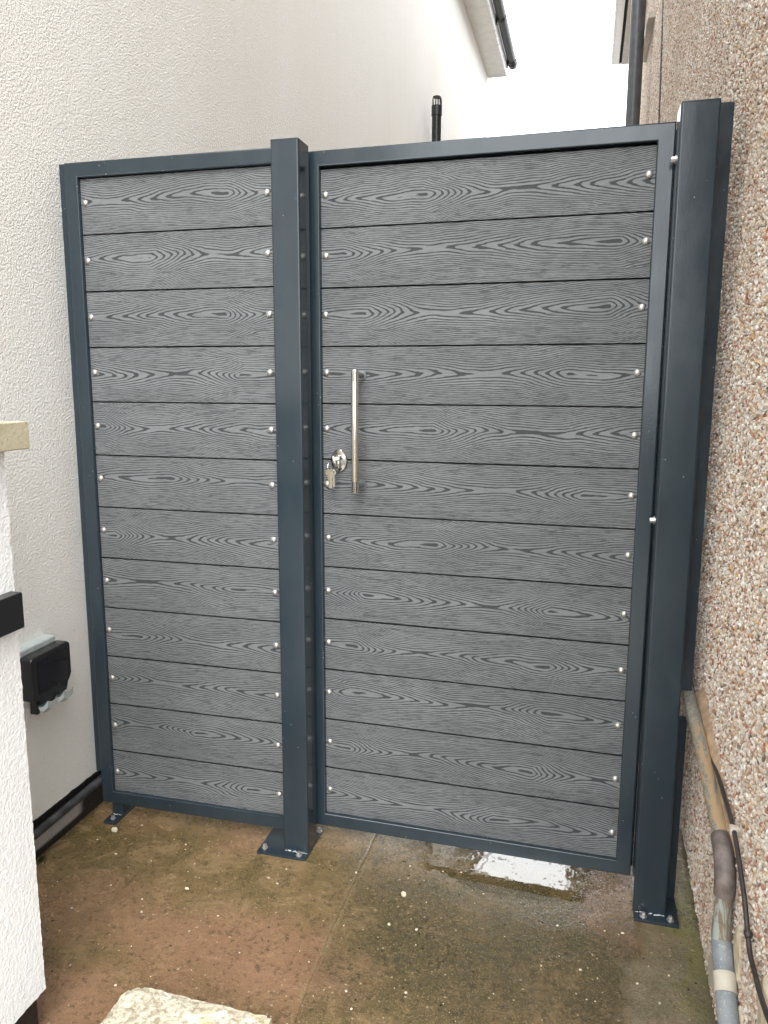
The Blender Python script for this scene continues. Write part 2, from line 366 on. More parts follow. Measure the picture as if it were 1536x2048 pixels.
# ------------------------------------------------------------------ helpers: mesh
def box(bm, x0, x1, y0, y1, z0, z1, bev=0.0, seg=2):
    r = bmesh.ops.create_cube(bm, size=1.0); vs = r['verts']
    for v in vs:
        v.co = Vector((x0 + (v.co.x+0.5)*(x1-x0), y0 + (v.co.y+0.5)*(y1-y0), z0 + (v.co.z+0.5)*(z1-z0)))
    if bev:
        es = list({e for v in vs for e in v.link_edges})
        bmesh.ops.bevel(bm, geom=es, offset=bev, segments=seg, profile=0.5, affect='EDGES')
    return bm
def B(*a, **k): return box(bmesh.new(), *a, **k)
def ring(bm, pts, closed=False):
    vs = [bm.verts.new(p) for p in pts]; return vs
def bridge(bm, a, b):
    n = len(a)
    for i in range(n): bm.faces.new((a[i], a[(i+1) % n], b[(i+1) % n], b[i]))
def tube(bm, pts, r, seg=14, cap=True):
    pts = [Vector(p) for p in pts]; rs = r if isinstance(r, (list, tuple)) else [r]*len(pts)
    up = None; prev = None
    for i, p in enumerate(pts):
        d = (pts[min(i+1, len(pts)-1)] - pts[max(i-1, 0)]).normalized()
        if up is None: up = Vector((0, 0, 1)) if abs(d.z) < 0.9 else Vector((0, 1, 0))
        s = d.cross(up).normalized(); up = s.cross(d).normalized()
        vs = ring(bm, [p + (s*math.cos(2*math.pi*k/seg) + up*math.sin(2*math.pi*k/seg))*rs[i] for k in range(seg)])
        if prev: bridge(bm, prev, vs)
        elif cap: bm.faces.new(vs)
        prev = vs
    if cap: bm.faces.new(prev)
    return bm
def T(*a, **k): return tube(bmesh.new(), *a, **k)
def curve_pts(pts, n=8):
    pts = [Vector(p) for p in pts]; out = []
    for i in range(len(pts)-1):
        p0, p1, p2, p3 = pts[max(i-1, 0)], pts[i], pts[i+1], pts[min(i+2, len(pts)-1)]
        for k in range(n):
            t = k/n
            out.append(0.5*((2*p1) + (p2-p0)*t + (2*p0-5*p1+4*p2-p3)*t*t + (3*p1-p0-3*p2+p3)*t**3))
    out.append(pts[-1]); return out
def lathe(bm, prof, axis='z', seg=20, at=(0, 0, 0)):
    rows = []
    for (r, h) in prof:
        row = []
        for k in range(seg):
            a = 2*math.pi*k/seg; c, s = math.cos(a)*r, math.sin(a)*r
            p = {'z': (c, s, h), 'y': (c, h, s), 'x': (h, c, s)}[axis]
            row.append(bm.verts.new(Vector(p)+Vector(at)))
        rows.append(row)
    for a, b in zip(rows, rows[1:]): bridge(bm, a, b)
    bm.faces.new(rows[0]); bm.faces.new(rows[-1])
    return bm
def hexbolt(bm, at, axis, r, h):
    prof = [(r*1.45, 0), (r*1.45, h*0.22), (r*1.3, h*0.25)]
    lathe(bm, prof, axis, 20, at)
    q = Vector(at) + {'z': Vector((0, 0, 1)), 'y': Vector((0, 1, 0)), 'x': Vector((1, 0, 0))}[axis]*h*0.24
    lathe(bm, [(r, 0), (r, h*0.72), (r*0.82, h*0.86)], axis, 6, q)
    return bm
def frame(x0, x1, z0, z1, yf, yb, wd, rad=0.004):
    """mitred rectangular-tube frame; wd = width of the four members"""
    bm = bmesh.new(); prof = []
    def arc(cx, cy, a0):
        for k in range(4):
            a = math.radians(a0 + 30*k); prof.append((cx+rad*math.cos(a), cy+rad*math.sin(a)))
    # profile coordinates: s across the member (0 = outer edge), y depth
    arc(wd-rad, yf+rad, -90); arc(wd-rad, yb-rad, 0); arc(rad, yb-rad, 90); arc(rad, yf+rad, 180)
    rows = []
    for (cx, cz, sx, sz) in ((x0, z0, 1, 1), (x1, z0, -1, 1), (x1, z1, -1, -1), (x0, z1, 1, -1)):
        rows.append([bm.verts.new((cx+sx*s, y, cz+sz*s)) for s, y in prof])
    for i in range(4): bridge(bm, rows[i], rows[(i+1) % 4])
    return bm

def obj(name, bm, mat, parent=None, local=False, kind=None, label=None, smooth=True, uv=None):
    bmesh.ops.recalc_face_normals(bm, faces=bm.faces)
    me = bpy.data.meshes.new(name)
    if parent is not None and not local:
        o_ = Vector((0, 0, 0)); p = parent
        while p is not None: o_ += p.location; p = p.parent
        for v in bm.verts: v.co -= o_
    bm.to_mesh(me); bm.free()
    if smooth:
        me.shade_smooth(); me.set_sharp_from_angle(angle=R(38))
    me.materials.append(M[mat])
    o = bpy.data.objects.new(name, me); C.objects.link(o)
    if mat in ('steel', 'black_plastic', 'pale_plastic', 'coping', 'board'):
        wnm = o.modifiers.new('face_weighted_normals', 'WEIGHTED_NORMAL'); wnm.keep_sharp = True; wnm.weight = 100
    if parent is not None: o.parent = parent
    if kind: o['kind'] = kind
    if label: o['label'] = label
    return o
def thing(name, loc, label, cat, group=None):
    o = bpy.data.objects.new(name, None); C.objects.link(o); o.location = loc
    o.empty_display_size = 0.1
    o['label'] = label; o['category'] = cat
    if group: o['group'] = group
    return o
def dupmesh(src, loc, parent):
    o = src.copy(); C.objects.link(o); o.parent = parent; o.location = loc
    return o
def tag(o, label, cat, group=None):
    o['label'] = label; o['category'] = cat
    if group: o['group'] = group
    return o
def grid_mesh(name, xs, ys, f, mat, parent=None, kind=None):
    nx, ny = len(xs), len(ys)
    V = [f(x, y) for y in ys for x in xs]
    F = [(j*nx+i, j*nx+i+1, (j+1)*nx+i+1, (j+1)*nx+i) for j in range(ny-1) for i in range(nx-1)]
    me = bpy.data.meshes.new(name); me.from_pydata(V, [], F); me.shade_smooth(); me.materials.append(M[mat])
    o = bpy.data.objects.new(name, me); C.objects.link(o)
    if parent is not None: o.parent = parent
    if kind: o['kind'] = kind
    return o

def gz(x, y=0): return -0.074 - 0.009*x       # concrete surface height

# ------------------------------------------------------------------ ground
g = grid_mesh('ground', list(np.linspace(-60, 60, 25)), list(np.linspace(-60, 60, 25)), lambda x, y: (x, y, -0.13), 'soil', None, 'structure')
path = bpy.data.objects.new('concrete_path', None); C.objects.link(path); path['kind'] = 'structure'
def seam(y): return 0.787 + 0.022*max(0, -y-0.2)*4*max(0, -y-0.2) + 0.004*mnoise.noise(Vector((0, y*14, 3)))
def slab(x0f, x1f, sign):
    ys = [-4.0 + 0.25*i for i in range(8)] + list(np.arange(-2.0, 0.6, 0.012)) + [0.6 + 0.35*i for i in range(16)]
    nx = 60
    V = []; F = []
    for y in ys:
        a, b = x0f(y), x1f(y)
        for i in range(nx):
            t = i/(nx-1)
            if sign > 0: t = t**1.5
            else: t = 1-(1-t)**1.5
            x = a + (b-a)*t
            d = min(abs(x-seam(y)), 0.02)
            z = gz(x) + 0.0016*mnoise.noise(Vector((x*5, y*5, 0))) - 0.0016*max(0, 1-d/0.005)
            V.append((x, y, z))
    ny = len(ys)
    for j in range(ny-1):
        for i in range(nx-1): F.append((j*nx+i, j*nx+i+1, (j+1)*nx+i+1, (j+1)*nx+i))
    me = bpy.data.meshes.new('slab'); me.from_pydata(V, [], F); me.shade_smooth(); me.materials.append(M['concrete'])
    o = bpy.data.objects.new('slab', me); C.objects.link(o); o.parent = path
slab(lambda y: -0.115, lambda y: seam(y)-0.0004, -1)
slab(lambda y: seam(y)+0.0004, lambda y: 1.70, 1)

# ------------------------------------------------------------------ left house
WX = -0.096
lh = thing('rendered_house', (-3, 3, -0.08), 'tall cream-white rendered house wall rising behind and left of the gate, with white eaves', 'house')
obj('wall', B(-6, WX, -3.5, 8.98, 0.045, 5.2), 'render', lh)
# plinth with rough bitumen edge
def plinth_left():
    bm = bmesh.new(); rows = []
    zs = [(-0.14, 0.0), (-0.05, 0.0), (0.0, 0.001), (0.03, 0.0), (0.047, -0.003)]
    ys = list(np.arange(-3.5, -1.0, 0.25)) + list(np.arange(-1.0, 0.4, 0.01)) + [1.0, 3.0, 8.98]
    for y in ys:
        j = 0.006*mnoise.noise(Vector((y*28, 0, 5))) + 0.003*mnoise.noise(Vector((y*90, 0, 1)))
        row = [bm.verts.new((WX-0.004 + dx + (0.002*mnoise.noise(Vector((y*12, z*40, 2)))), y, z)) for z, dx in zs[:-1]]
        row.append(bm.verts.new((WX+0.0022, y, 0.045+j))); row.append(bm.verts.new((WX-0.05, y, 0.044+j)))
        rows.append(row)
    for a, b in zip(rows, rows[1:]):
        for i in range(len(a)-1): bm.faces.new((a[i], a[i+1], b[i+1], b[i]))
    return bm
obj('plinth', plinth_left(), 'bitumen', lh)
obj('wall_conduit', T(curve_pts([(WX+0.012, y, 0.018 + 0.004*math.sin(y*5)) for y in (-3.4, -2, -1, -0.5, -0.25, -0.05, 0.4)], 6), 0.0125, seg=14), 'conduit', lh)
obj('soffit', B(WX-0.01, 0.142, -3.6, 9.0, 5.2, 5.215), 'upvc', lh)
obj('fascia', B(0.142, 0.16, -3.62, 9.02, 5.192, 5.40, bev=0.002), 'fascia', lh)
obj('box_end', B(WX-0.01, 0.142, 9.0, 9.015, 5.196, 5.42), 'upvc', lh)
def gutter():
    bm = bmesh.new(); prof = []
    for k in range(13):
        a = math.pi + math.pi*k/12; prof.append((0.055*math.cos(a), 0.052*math.sin(a)))
    prof += [(0.049*math.cos(math.pi*2 - math.pi*k/12), 0.046*math.sin(math.pi*2 - math.pi*k/12)) for k in range(13)]
    rows = [[bm.verts.new((0.222+x, y, 5.335+z)) for x, z in prof] for y in (-3.6, 9.0)]
    bridge(bm, rows[0], rows[1]); bm.faces.new(rows[0]); bm.faces.new(rows[1]); return bm
gt = obj('gutter', gutter(), 'gutter', lh)
def gutter_clip(y):
    bm = bmesh.new(); rows = []
    for yy in (y-0.03, y+0.03):
        rows.append([bm.verts.new((0.222+0.060*math.cos(a), yy, 5.336+0.058*math.sin(a))) for a in [math.pi*0.92 + math.pi*1.2*k/16 for k in range(17)]])
    for i in range(16): bm.faces.new((rows[0][i], rows[0][i+1], rows[1][i+1], rows[1][i]))
    bmesh.ops.solidify(bm, geom=list(bm.faces), thickness=0.004)
    box(bm, 0.160, 0.175, y-0.03, y+0.03, 5.25, 5.37)
    return bm
for y in (8.86, 7.62, 6.2, 4.8): obj('gutter_bracket', gutter_clip(y), 'black_plastic', gt)
bm = bmesh.new()
lathe(bm, [(0.060, 8.93), (0.060, 9.02), (0.02, 9.024)], 'y', 24, (0.222, 0, 5.335)); obj('gutter_end_cap', bm, 'conduit', gt)
bm = bmesh.new()
for a in ((0.24, 5.41), ):
    v = [bm.verts.new(p) for p in ((0.24, -3.7, 5.41), (0.24, 9.1, 5.41), (-3.0, 9.1, 7.3), (-3.0, -3.7, 7.3), (-6.2, 9.1, 5.41), (-6.2, -3.7, 5.41))]
    bm.faces.new((v[0], v[1], v[2], v[3])); bm.faces.new((v[3], v[2], v[4], v[5]))
bmesh.ops.solidify(bm, geom=list(bm.faces), thickness=0.05)
obj('roof', bm, 'roof', lh, smooth=False)

# soil vent pipe beyond the gate
vp = thing('vent_pipe', (0.0, 5.0, -0.12), 'black soil vent pipe with slotted cage cap sticking up behind the gate', 'pipe')
obj('pipe', T([(0, 5, -0.13), (0, 5, 3.50)], 0.041, seg=24), 'black_plastic', vp)
bm = bmesh.new(); lathe(bm, [(0.041, 3.49), (0.046, 3.49), (0.046, 3.565), (0.043, 3.568), (0.036, 3.568)], 'z', 24, (0, 5, 0)); obj('collar', bm, 'black_plastic', vp)
bm = bmesh.new()
for k in range(12):
    a = 2*math.pi*k/12; c, s_ = math.cos(a), math.sin(a)
    tube(bm, [(0.042*c, 5+0.042*s_, 3.566), (0.040*c, 5+0.040*s_, 3.60), (0.036*c, 5+0.036*s_, 3.628), (0.026*c, 5+0.026*s_, 3.640)], 0.0030, 6)
lathe(bm, [(0.038, 3.563), (0.043, 3.566), (0.040, 3.569)], 'z', 24, (0, 5, 0))
lathe(bm, [(0.034, 3.634), (0.034, 3.641), (0.026, 3.646), (0.006, 3.648)], 'z', 24, (0, 5, 0))
obj('cage_cap', bm, 'black_plastic', vp)

# ------------------------------------------------------------------ right house (pebbledash)
WY1 = 8.85
SL = 0.016
def rx(y): return 1.650 + SL*y
rh = thing('pebbledash_house', (3, 2, -0.08), 'pebbledash house wall at the right with cream, pink and red stones', 'house')
def prism(pts, z0, z1):
    bm = bmesh.new(); a = [bm.verts.new((x, y, z0)) for x, y in pts]; b = [bm.verts.new((x, y, z1)) for x, y in pts]
    bridge(bm, a, b); bm.faces.new(a); bm.faces.new(b); return bm
obj('wall', prism([(rx(-1.7), -1.7), (rx(WY1), WY1), (7, WY1), (7, -1.7)], 0.02, 5.2), 'mortar', rh, smooth=False)
obj('plinth', prism([(rx(-1.7)+0.022, -1.69), (rx(WY1)+0.022, WY1-0.01), (7, WY1-0.01), (7, -1.69)], -0.14, 0.0195), 'plinth', rh, smooth=False)
obj('soffit', B(1.50, 1.84, -1.8, 8.95, 5.2145, 5.23), 'gap', rh)
obj('fascia', B(1.452, 1.470, -1.8, 8.96, 5.196, 5.40, bev=0.002), 'fascia', rh)
obj('soffit_board', B(1.4705, 1.549, -1.8, 8.95, 5.20, 5.214, bev=0.002), 'upvc', rh)
obj('soffit_board', B(1.582, 1.672, -1.8, 8.95, 5.186, 5.214, bev=0.003), 'beige', rh)
obj('box_end', B(1.4705, 1.84, 8.9515, 8.965, 5.20, 5.42), 'upvc', rh)
bm = bmesh.new()
v = [bm.verts.new(p) for p in ((1.49, -1.8, 5.46), (1.49, 8.97, 5.46), (4.3, 8.97, 7.2), (4.3, -1.8, 7.2), (7.3, 8.97, 5.46), (7.3, -1.8, 5.46))]
bm.faces.new((v[0], v[1], v[2], v[3])); bm.faces.new((v[3], v[2], v[4], v[5])); bmesh.ops.solidify(bm, geom=list(bm.faces), thickness=0.04)
obj('roof', bm, 'roof', rh, smooth=False)

# stones: jittered point mesh + geometry-node instances, one countless mass
def pebbles(sp, ya, yb, k, seed):
    rs = np.random.RandomState(seed)
    ys = np.arange(ya, yb, sp); zs = np.arange(0.012, 5.19, sp*0.87)
    Y, Z = np.meshgrid(ys, zs); Y = Y + (np.arange(len(zs)) % 2)[:, None]*sp*0.5
    Y = (Y + rs.uniform(-0.45, 0.45, Y.shape)*sp).ravel(); Z = (Z + rs.uniform(-0.45, 0.45, Z.shape)*sp).ravel()
    # leave out what no nearby viewpoint can see, bare mortar patches included
    keep = (Y < WY1-0.004) & (Z < 1.55 + 0.62*(Y+1.93)) & (Z > np.where(Y > 0.9, 1.3 + 0.2*Y, 0.0))
    keep &= (Z > 0.012 + 0.006*np.sin(Y*23) + 0.004*np.sin(Y*61))
    for (py, pz, ry, rz) in ((-0.60, 0.26, 0.030, 0.055), (-0.66, 0.17, 0.03, 0.04), (-0.80, 0.33, 0.03, 0.05), (-0.83, 0.24, 0.04, 0.05)):
        d = ((Y-py)/ry)**2 + ((Z-pz)/rz)**2 + 0.5*np.sin(Y*190)*np.sin(Z*170)
        keep &= ~(d < 1)
    keep &= rs.uniform(size=Y.shape) > 0.012
    Y, Z = Y[keep], Z[keep]
    X = 1.650 + SL*Y + rs.uniform(-0.0016, 0.001, Y.shape) + 0.002*np.sin(Y*7+1)*np.sin(Z*5)
    me = bpy.data.meshes.new('pebbledash_stones'); me.vertices.add(len(Y))
    me.vertices.foreach_set('co', np.stack([X, Y, Z], 1).astype(np.float32).ravel()); me.update()
    o = bpy.data.objects.new('pebbledash_stones', me); C.objects.link(o)
    ng = bpy.data.node_groups.new('pebble_scatter', 'GeometryNodeTree')
    ng.interface.new_socket('Geometry', in_out='INPUT', socket_type='NodeSocketGeometry')
    ng.interface.new_socket('Geometry', in_out='OUTPUT', socket_type='NodeSocketGeometry')
    N = ng.nodes; L = ng.links
    gi = N.new('NodeGroupInput'); go = N.new('NodeGroupOutput')
    ico = N.new('GeometryNodeMeshIcoSphere'); ico.inputs['Radius'].default_value = 1.0; ico.inputs['Subdivisions'].default_value = 2
    spn = N.new('GeometryNodeSetPosition'); nz = N.new('ShaderNodeTexNoise'); nz.inputs['Scale'].default_value = 0.9
    sb = N.new('ShaderNodeVectorMath'); sb.operation = 'SUBTRACT'; sb.inputs[1].default_value = (0.5, 0.5, 0.5)
    scn = N.new('ShaderNodeVectorMath'); scn.operation = 'SCALE'; scn.inputs['Scale'].default_value = 1.1
    L.new(nz.outputs['Color'], sb.inputs[0]); L.new(sb.outputs[0], scn.inputs[0]); L.new(scn.outputs[0], spn.inputs['Offset'])
    L.new(ico.outputs['Mesh'], spn.inputs['Geometry'])
    sm = N.new('GeometryNodeSetMaterial'); sm.inputs['Material'].default_value = M['stones']; L.new(spn.outputs[0], sm.inputs['Geometry'])
    ins = N.new('GeometryNodeInstanceOnPoints')
    r1 = N.new('FunctionNodeRandomValue'); r1.data_type = 'FLOAT_VECTOR'; r1.inputs['Max'].default_value = (6.283, 6.283, 6.283)
    r2 = N.new('FunctionNodeRandomValue'); r2.data_type = 'FLOAT_VECTOR'
    r2.inputs['Min'].default_value = (0.0031*k, 0.0024*k, 0.0024*k); r2.inputs['Max'].default_value = (0.0070*k, 0.0052*k, 0.0048*k); r2.inputs['Seed'].default_value = 5
    L.new(gi.outputs[0], ins.inputs['Points']); L.new(sm.outputs[0], ins.inputs['Instance'])
    L.new(r1.outputs[0], ins.inputs['Rotation']); L.new(r2.outputs[0], ins.inputs['Scale'])
    L.new(ins.outputs[0], go.inputs[0])
    md = o.modifiers.new('scatter', 'NODES'); md.node_group = ng
    o.parent = rh; o.location = -rh.location; o['kind'] = 'stuff'
pebbles(0.0084, -1.4, 2.4, 1.0, 3)
pebbles(0.0125, 2.4, WY1, 1.45, 4)

# things on the right house
dpz = thing('downpipe', (1.607, 5.2, -0.12), 'thick grey pipe running up in front of the far end of the pebbledash wall', 'pipe')
obj('pipe', T([(1.607, 5.2, -0.13), (1.607, 5.2, 5.9)], 0.057, seg=28), 'grey_pipe', dpz)
obj('pipe_socket', T([(1.607, 5.2, 1.98), (1.607, 5.2, 2.10)], 0.066, seg=28), 'grey_pipe', dpz)
def ledge():
    bm = bmesh.new(); pts = []
    for y, z in ((4.84, 4.05), (6.46, 4.32)):
        pts.append([bm.verts.new(p) for p in ((rx(y)+0.01, y, z+0.02), (rx(y)-0.06, y, z+0.005), (rx(y)-0.06, y, z-0.035), (rx(y)+0.01, y, z-0.03))])
    bridge(bm, pts[0], pts[1]); bm.faces.new(pts[0]); bm.faces.new(pts[1]); return bm
tag(obj('drip_ledge', ledge(), 'beige'), 'thin beige drip ledge high on the pebbledash wall near its far corner', 'ledge')
tag(obj('wall_cable', T([(rx(3.3)-0.010, 3.3, 1.6), (rx(3.39)-0.010, 3.39, 2.84), (rx(3.6)-0.011, 3.60, 3.4), (rx(3.7)-0.010, 3.72, 3.65), (rx(3.9)-0.01, 3.9, 4.3), (rx(3.9)-0.01, 3.95, 5.19)], 0.0055, seg=8), 'cable'),
    'thin dark cable running straight up the pebbledash wall above the gate', 'cable')

# ------------------------------------------------------------------ fixed fence panel (left)
fp = thing('fence_panel', (0.25, 0.0, -0.08), 'narrow fixed side panel of grey woodgrain boards left of the centre post', 'fence panel')
bm = frame(-0.050, 0.5935, -0.027, 1.828, -0.013, 0.027, 0.039); obj('frame', bm, 'steel', fp)
EYES_P = [(0.42, 1), (0.20, 1), (0.40, 1), (0.44, -1), (0.02, 1), (0.22, 1), (0.04, 1), (0.40, -1), (0.10, 1), (-0.03, 1), (0.27, -1), (0.43, -1)]
EYES_D = [(0.93, 1), (0.715, 1), (0.775, 1), (1.295, -1), (0.96, 1), (1.34, -1), (0.96, 1), (1.27, -1), (0.745, 1), (1.27, -1), (0.725, 1), (1.13, -1)]
EYES_P = EYES_P
def boards(parent, x0, x1, yf, eyes):
    for i in range(12):
        k = 11-i; zc = k*0.15 + 0.068
        z0 = zc-0.0733 + rnd.uniform(-0.0003, 0.0003); z1 = zc+0.0733
        if k == 0: z0 = 0.000
        if k == 11: z1 = 1.7875
        bm = box(bmesh.new(), x0, x1, yf, yf+0.021, z0, z1, bev=0.0012, seg=2)
        uvl = bm.loops.layers.uv.new('UVMap')
        ex, sgn = eyes[i]; off = rnd.uniform(-0.012, 0.012)
        for f in bm.faces:
            for l in f.loops: l[uvl].uv = ((l.vert.co.x-ex)*sgn, l.vert.co.z-zc+off-0.003)
        bm.normal_update()
        side = [f for f in bm.faces if abs(f.normal.z) > 0.9]
        for f in side: f.material_index = 1  # top and bottom faces coloured near-black as the shade in the joint
        o = obj('board', bm, 'board', parent); o.data.materials.append(M['gap'])
boards(fp, -0.013, 0.562, 0.0, EYES_P)
bm = B(-0.012, 0.553, 0.0215, 0.0235, 0.0, 1.80); obj('shade_backing', bm, 'gap', fp)  # dark sheet added behind the boards, stands for shade in the joints
def dome():
    bm = bmesh.new()
    prof = [(0.0088, 0.0), (0.0088, -0.0009)] + [(0.0086*math.cos(a), -0.001-0.0052*math.sin(a)) for a in [math.pi/2*k/6 for k in range(6)]] + [(0.0006, -0.0063)]
    return lathe(bm, prof, 'y', 18)
b0 = obj('bolt', dome(), 'zinc', fp, local=True); b0.location = (0.0-0.25, 0, 1.725+0.08)
first = True
def bolts(parent, xs, yf, src):
    out = []
    for x in xs:
        for k in range(12):
            loc = Vector((x + rnd.uniform(-0.0012, 0.0012), yf, (k+0.5)*0.15 + rnd.uniform(-0.0015, 0.0015))) - parent.location
            b = dupmesh(src, loc, parent); b.rotation_euler = (0, rnd.uniform(0, 6), 0)
            out.append(b)
    return out
bolts(fp, (0.0, 0.5282), 0.0, b0)
bpy.data.objects.remove(b0)
bsrc = [o for o in C.objects if o.name.startswith('bolt')][0]
# foot of the panel
ft = obj('foot_plate', B(-0.024, 0.016, -0.050, 0.060, gz(0)-0.002, gz(0)+0.008, bev=0.0012), 'steel', fp)
obj('foot_upright', B(-0.022, 0.014, -0.004, 0.024, gz(0)+0.008, -0.0265), 'steel', fp)
bm = bmesh.new(); hexbolt(bm, (-0.004, -0.030, gz(0)+0.008), 'z', 0.0055, 0.009); obj('anchor_bolt', bm, 'zinc', ft)
def weld(p0, p1, n, r=0.0022, seed=1):
    rr = random.Random(seed); bm = bmesh.new(); p0 = Vector(p0); p1 = Vector(p1)
    for i in range(n):
        if rr.random() < 0.25: continue
        p = p0.lerp(p1, (i+rr.random())/n) + Vector((rr.uniform(-1, 1), rr.uniform(-2.4, 1), rr.uniform(-0.2, 0.6)))*0.0016
        s = r*rr.uniform(0.3, 1.0)
        bmesh.ops.create_icosphere(bm, subdivisions=1, radius=1, matrix=Matrix.Translation(p) @ Matrix.Diagonal((s*rr.uniform(.8, 2.0), s, s*0.6, 1)))
    return bm
obj('weld_bead', weld((-0.018, -0.007, gz(0)+0.009), (0.010, -0.007, gz(0)+0.009), 12, 0.002, 4), 'weld', ft)

tag(obj('filler_strip', B(-0.097, -0.0505, 0.030, 0.050, 0.048, 1.838, bev=0.0008), 'steel'),
    'thin steel filler strip closing the gap between rendered wall and panel', 'strip')

# ------------------------------------------------------------------ centre post
def post(name, x0, x1, y0, y1, ztop, plate, label, bolts_at, wn_, lean=0.0):
    zb = gz((x0+x1)/2)
    t = thing(name, ((x0+x1)/2, (y0+y1)/2, zb), label, 'post')
    bm = bmesh.new(); prof = []; rad = 0.0055
    def arc(cx, cy, a0):
        for k in range(5):
            a = math.radians(a0 + 22.5*k); prof.append((cx+rad*math.cos(a), cy+rad*math.sin(a)))
    arc(x1-rad, y0+rad, -90); arc(x1-rad, y1-rad, 0); arc(x0+rad, y1-rad, 90); arc(x0+rad, y0+rad, 180)
    rows = []
    for z in (zb+0.008, ztop-0.004):
        s = lean*(z-zb)
        rows.append([bm.verts.new((x+s, y, z)) for x, y in prof])
    bridge(bm, rows[0], rows[1]); bm.faces.new(rows[0]); bm.faces.new(rows[1])
    obj('post_tube', bm, 'steel', t)
    s = lean*(ztop-zb)
    obj('post_cap', B(x0+s+0.0008, x1+s-0.0008, y0+0.0008, y1-0.0008, ztop-0.004, ztop, bev=0.0015), 'steel', t)
    pl = obj('base_plate', B(*plate, zb-0.002, zb+0.008, bev=0.0014), 'steel', t)
    for (x, y) in bolts_at:
        bm = bmesh.new(); hexbolt(bm, (x, y, zb+0.008), 'z', 0.0062, 0.010); obj('anchor_bolt', bm, 'zinc', pl)
    obj('weld_bead', weld((x0+0.002, y0-0.002, zb+0.0095), (x1-0.002, y0-0.002, zb+0.0095), wn_, 0.0024, 3), 'weld', pl)
    return t
cp = post('gate_post', 0.556, 0.631, -0.040, 0.035, 1.838, (0.484, 0.632, -0.066, 0.088),
          'square anthracite steel post between the side panel and the gate', [(0.500, -0.044), (0.608, -0.054), (0.624, 0.074)], 26)
rp = post('hinge_post', 1.5100, 1.591, -0.045, 0.029, 1.848, (1.512, 1.620, -0.073, 0.045),
          'square anthracite steel hinge post beside the pebbledash wall', [(1.535, -0.060), (1.600, -0.058)], 22, lean=-0.0018)

# ------------------------------------------------------------------ the gate leaf
gate = thing('gate', (0.662, 0.0655, -0.08), 'wide grey woodgrain board gate with pull handle and keyed lock', 'gate')
G = 0.0655
obj('frame', frame(0.613, 1.5068, -0.036, 1.831, G-0.014, G+0.026, 0.0385), 'steel', gate)
boards(gate, 0.650, 1.470, G, EYES_D)
obj('shade_backing', B(0.65, 1.469, G+0.0215, G+0.0235, -0.003, 1.80), 'gap', gate)  # dark sheet added behind the gate boards, same painted joint shade
bolts(gate, (0.6622, 1.4549), G, bsrc)
obj('slit_blocker', B(1.500, 1.513, G+0.0265, G+0.0295, -0.03, 1.825), 'steel', gate)  # added strip, blocks the light showing between leaf and hinge post
# pull handle
hb = obj('pull_handle', T([(0.7615, G-0.062, 0.9635), (0.7615, G-0.062, 0.965), (0.7615, G-0.062, 1.2805), (0.7615, G-0.062, 1.282)], [0.0088, 0.0097, 0.0097, 0.0088], seg=24), 'brushed', gate)
for z in (0.977, 1.268):
    bm = T([(0.7615, G-0.055, z), (0.7615, G-0.003, z)], 0.0075, seg=18); lathe(bm, [(0.0125, -0.004), (0.0125, 0.0)], 'y', 20, (0.7615, G, z))
    obj('standoff', bm, 'dull', hb)
for z0, z1 in ((0.966, 0.993), (1.252, 1.279)):
    bm = bmesh.new()
    for dx in (-0.0045, 0.0005, 0.0055): box(bm, 0.7615+dx-0.0009, 0.7615+dx+0.0009, G-0.0722+abs(dx)*0.22, G-0.066, z0, z1)
    obj('handle_groove', bm, 'black_plastic', hb, kind='stuff')
# lock
bm = bmesh.new()
lathe(bm, [(0.0235, 0.0), (0.0235, -0.004), (0.0215, -0.0065), (0.013, -0.0075), (0.012, -0.006), (0.002, -0.006)], 'y', 36)
for v in bm.verts: v.co = Vector((v.co.x+0.6975, v.co.y+G, v.co.z*1.32+1.040))
lk = obj('lock_plate', bm, 'chrome', gate)
bm = bmesh.new(); lathe(bm, [(0.0085, 0.0), (0.0085, -0.011), (0.0075, -0.0125)], 'y', 20, (0.6975, G-0.006, 1.048)); box(bm, 0.6935, 0.7015, G-0.017, G-0.005, 1.020, 1.044, bev=0.002)
obj('lock_cylinder', bm, 'chrome', lk)
gate.rotation_euler = (0, 0, math.atan(-0.0219))

# keys hanging in the lock
ky = thing('key_bunch', (0.6975, 0.045, 1.02), 'bunch of small keys on a ring hanging from the gate lock', 'keys')
def key(bow, tip, rb, thick=0.0018, col='chrome', blade=True):
    bm = bmesh.new(); bow = Vector(bow); tip = Vector(tip); d = (tip-bow).normalized(); n = Vector((0.35, -1, 0.1)).normalized(); s = d.cross(n).normalized()
    pts = []
    for k in range(14):
        a = math.pi*0.14 + 2*math.pi*0.86*k/13
        pts.append(bow + d*math.cos(a)*rb + s*math.sin(a)*rb)
    wd = rb*0.36; Lk = (tip-bow).length
    left = [bow + d*(rb*0.95) + s*(-wd)]
    bl = pts + [bow+d*rb*1.0-s*wd]
    steps = 7
    for k in range(steps): bl.append(bow + d*(rb + (Lk-rb)*(k+1)/steps) - s*wd)
    for k in range(steps): bl.append(bow + d*(Lk - (Lk-rb)*k/steps) + s*wd*(0.55 if k % 2 else 1.0))
    a = [bm.verts.new(p - n*thick/2) for p in bl]; b = [bm.verts.new(p + n*thick/2) for p in bl]
    bridge(bm, a, b); bm.faces.new(a); bm.faces.new(b)
    return bm
bm = key((0.6970, 0.018, 1.0475), (0.6970, 0.052, 1.0475), 0.0105)
obj('key', bm, 'chrome', ky)
pts = [(0.6905 + 0.011*math.cos(a), 0.016 - 0.004*math.sin(a*2), 1.030 + 0.013*math.sin(a)) for a in [2*math.pi*k/20 for k in range(21)]]
obj('key_ring', T(pts, 0.0009, seg=8, cap=False), 'chrome', ky)
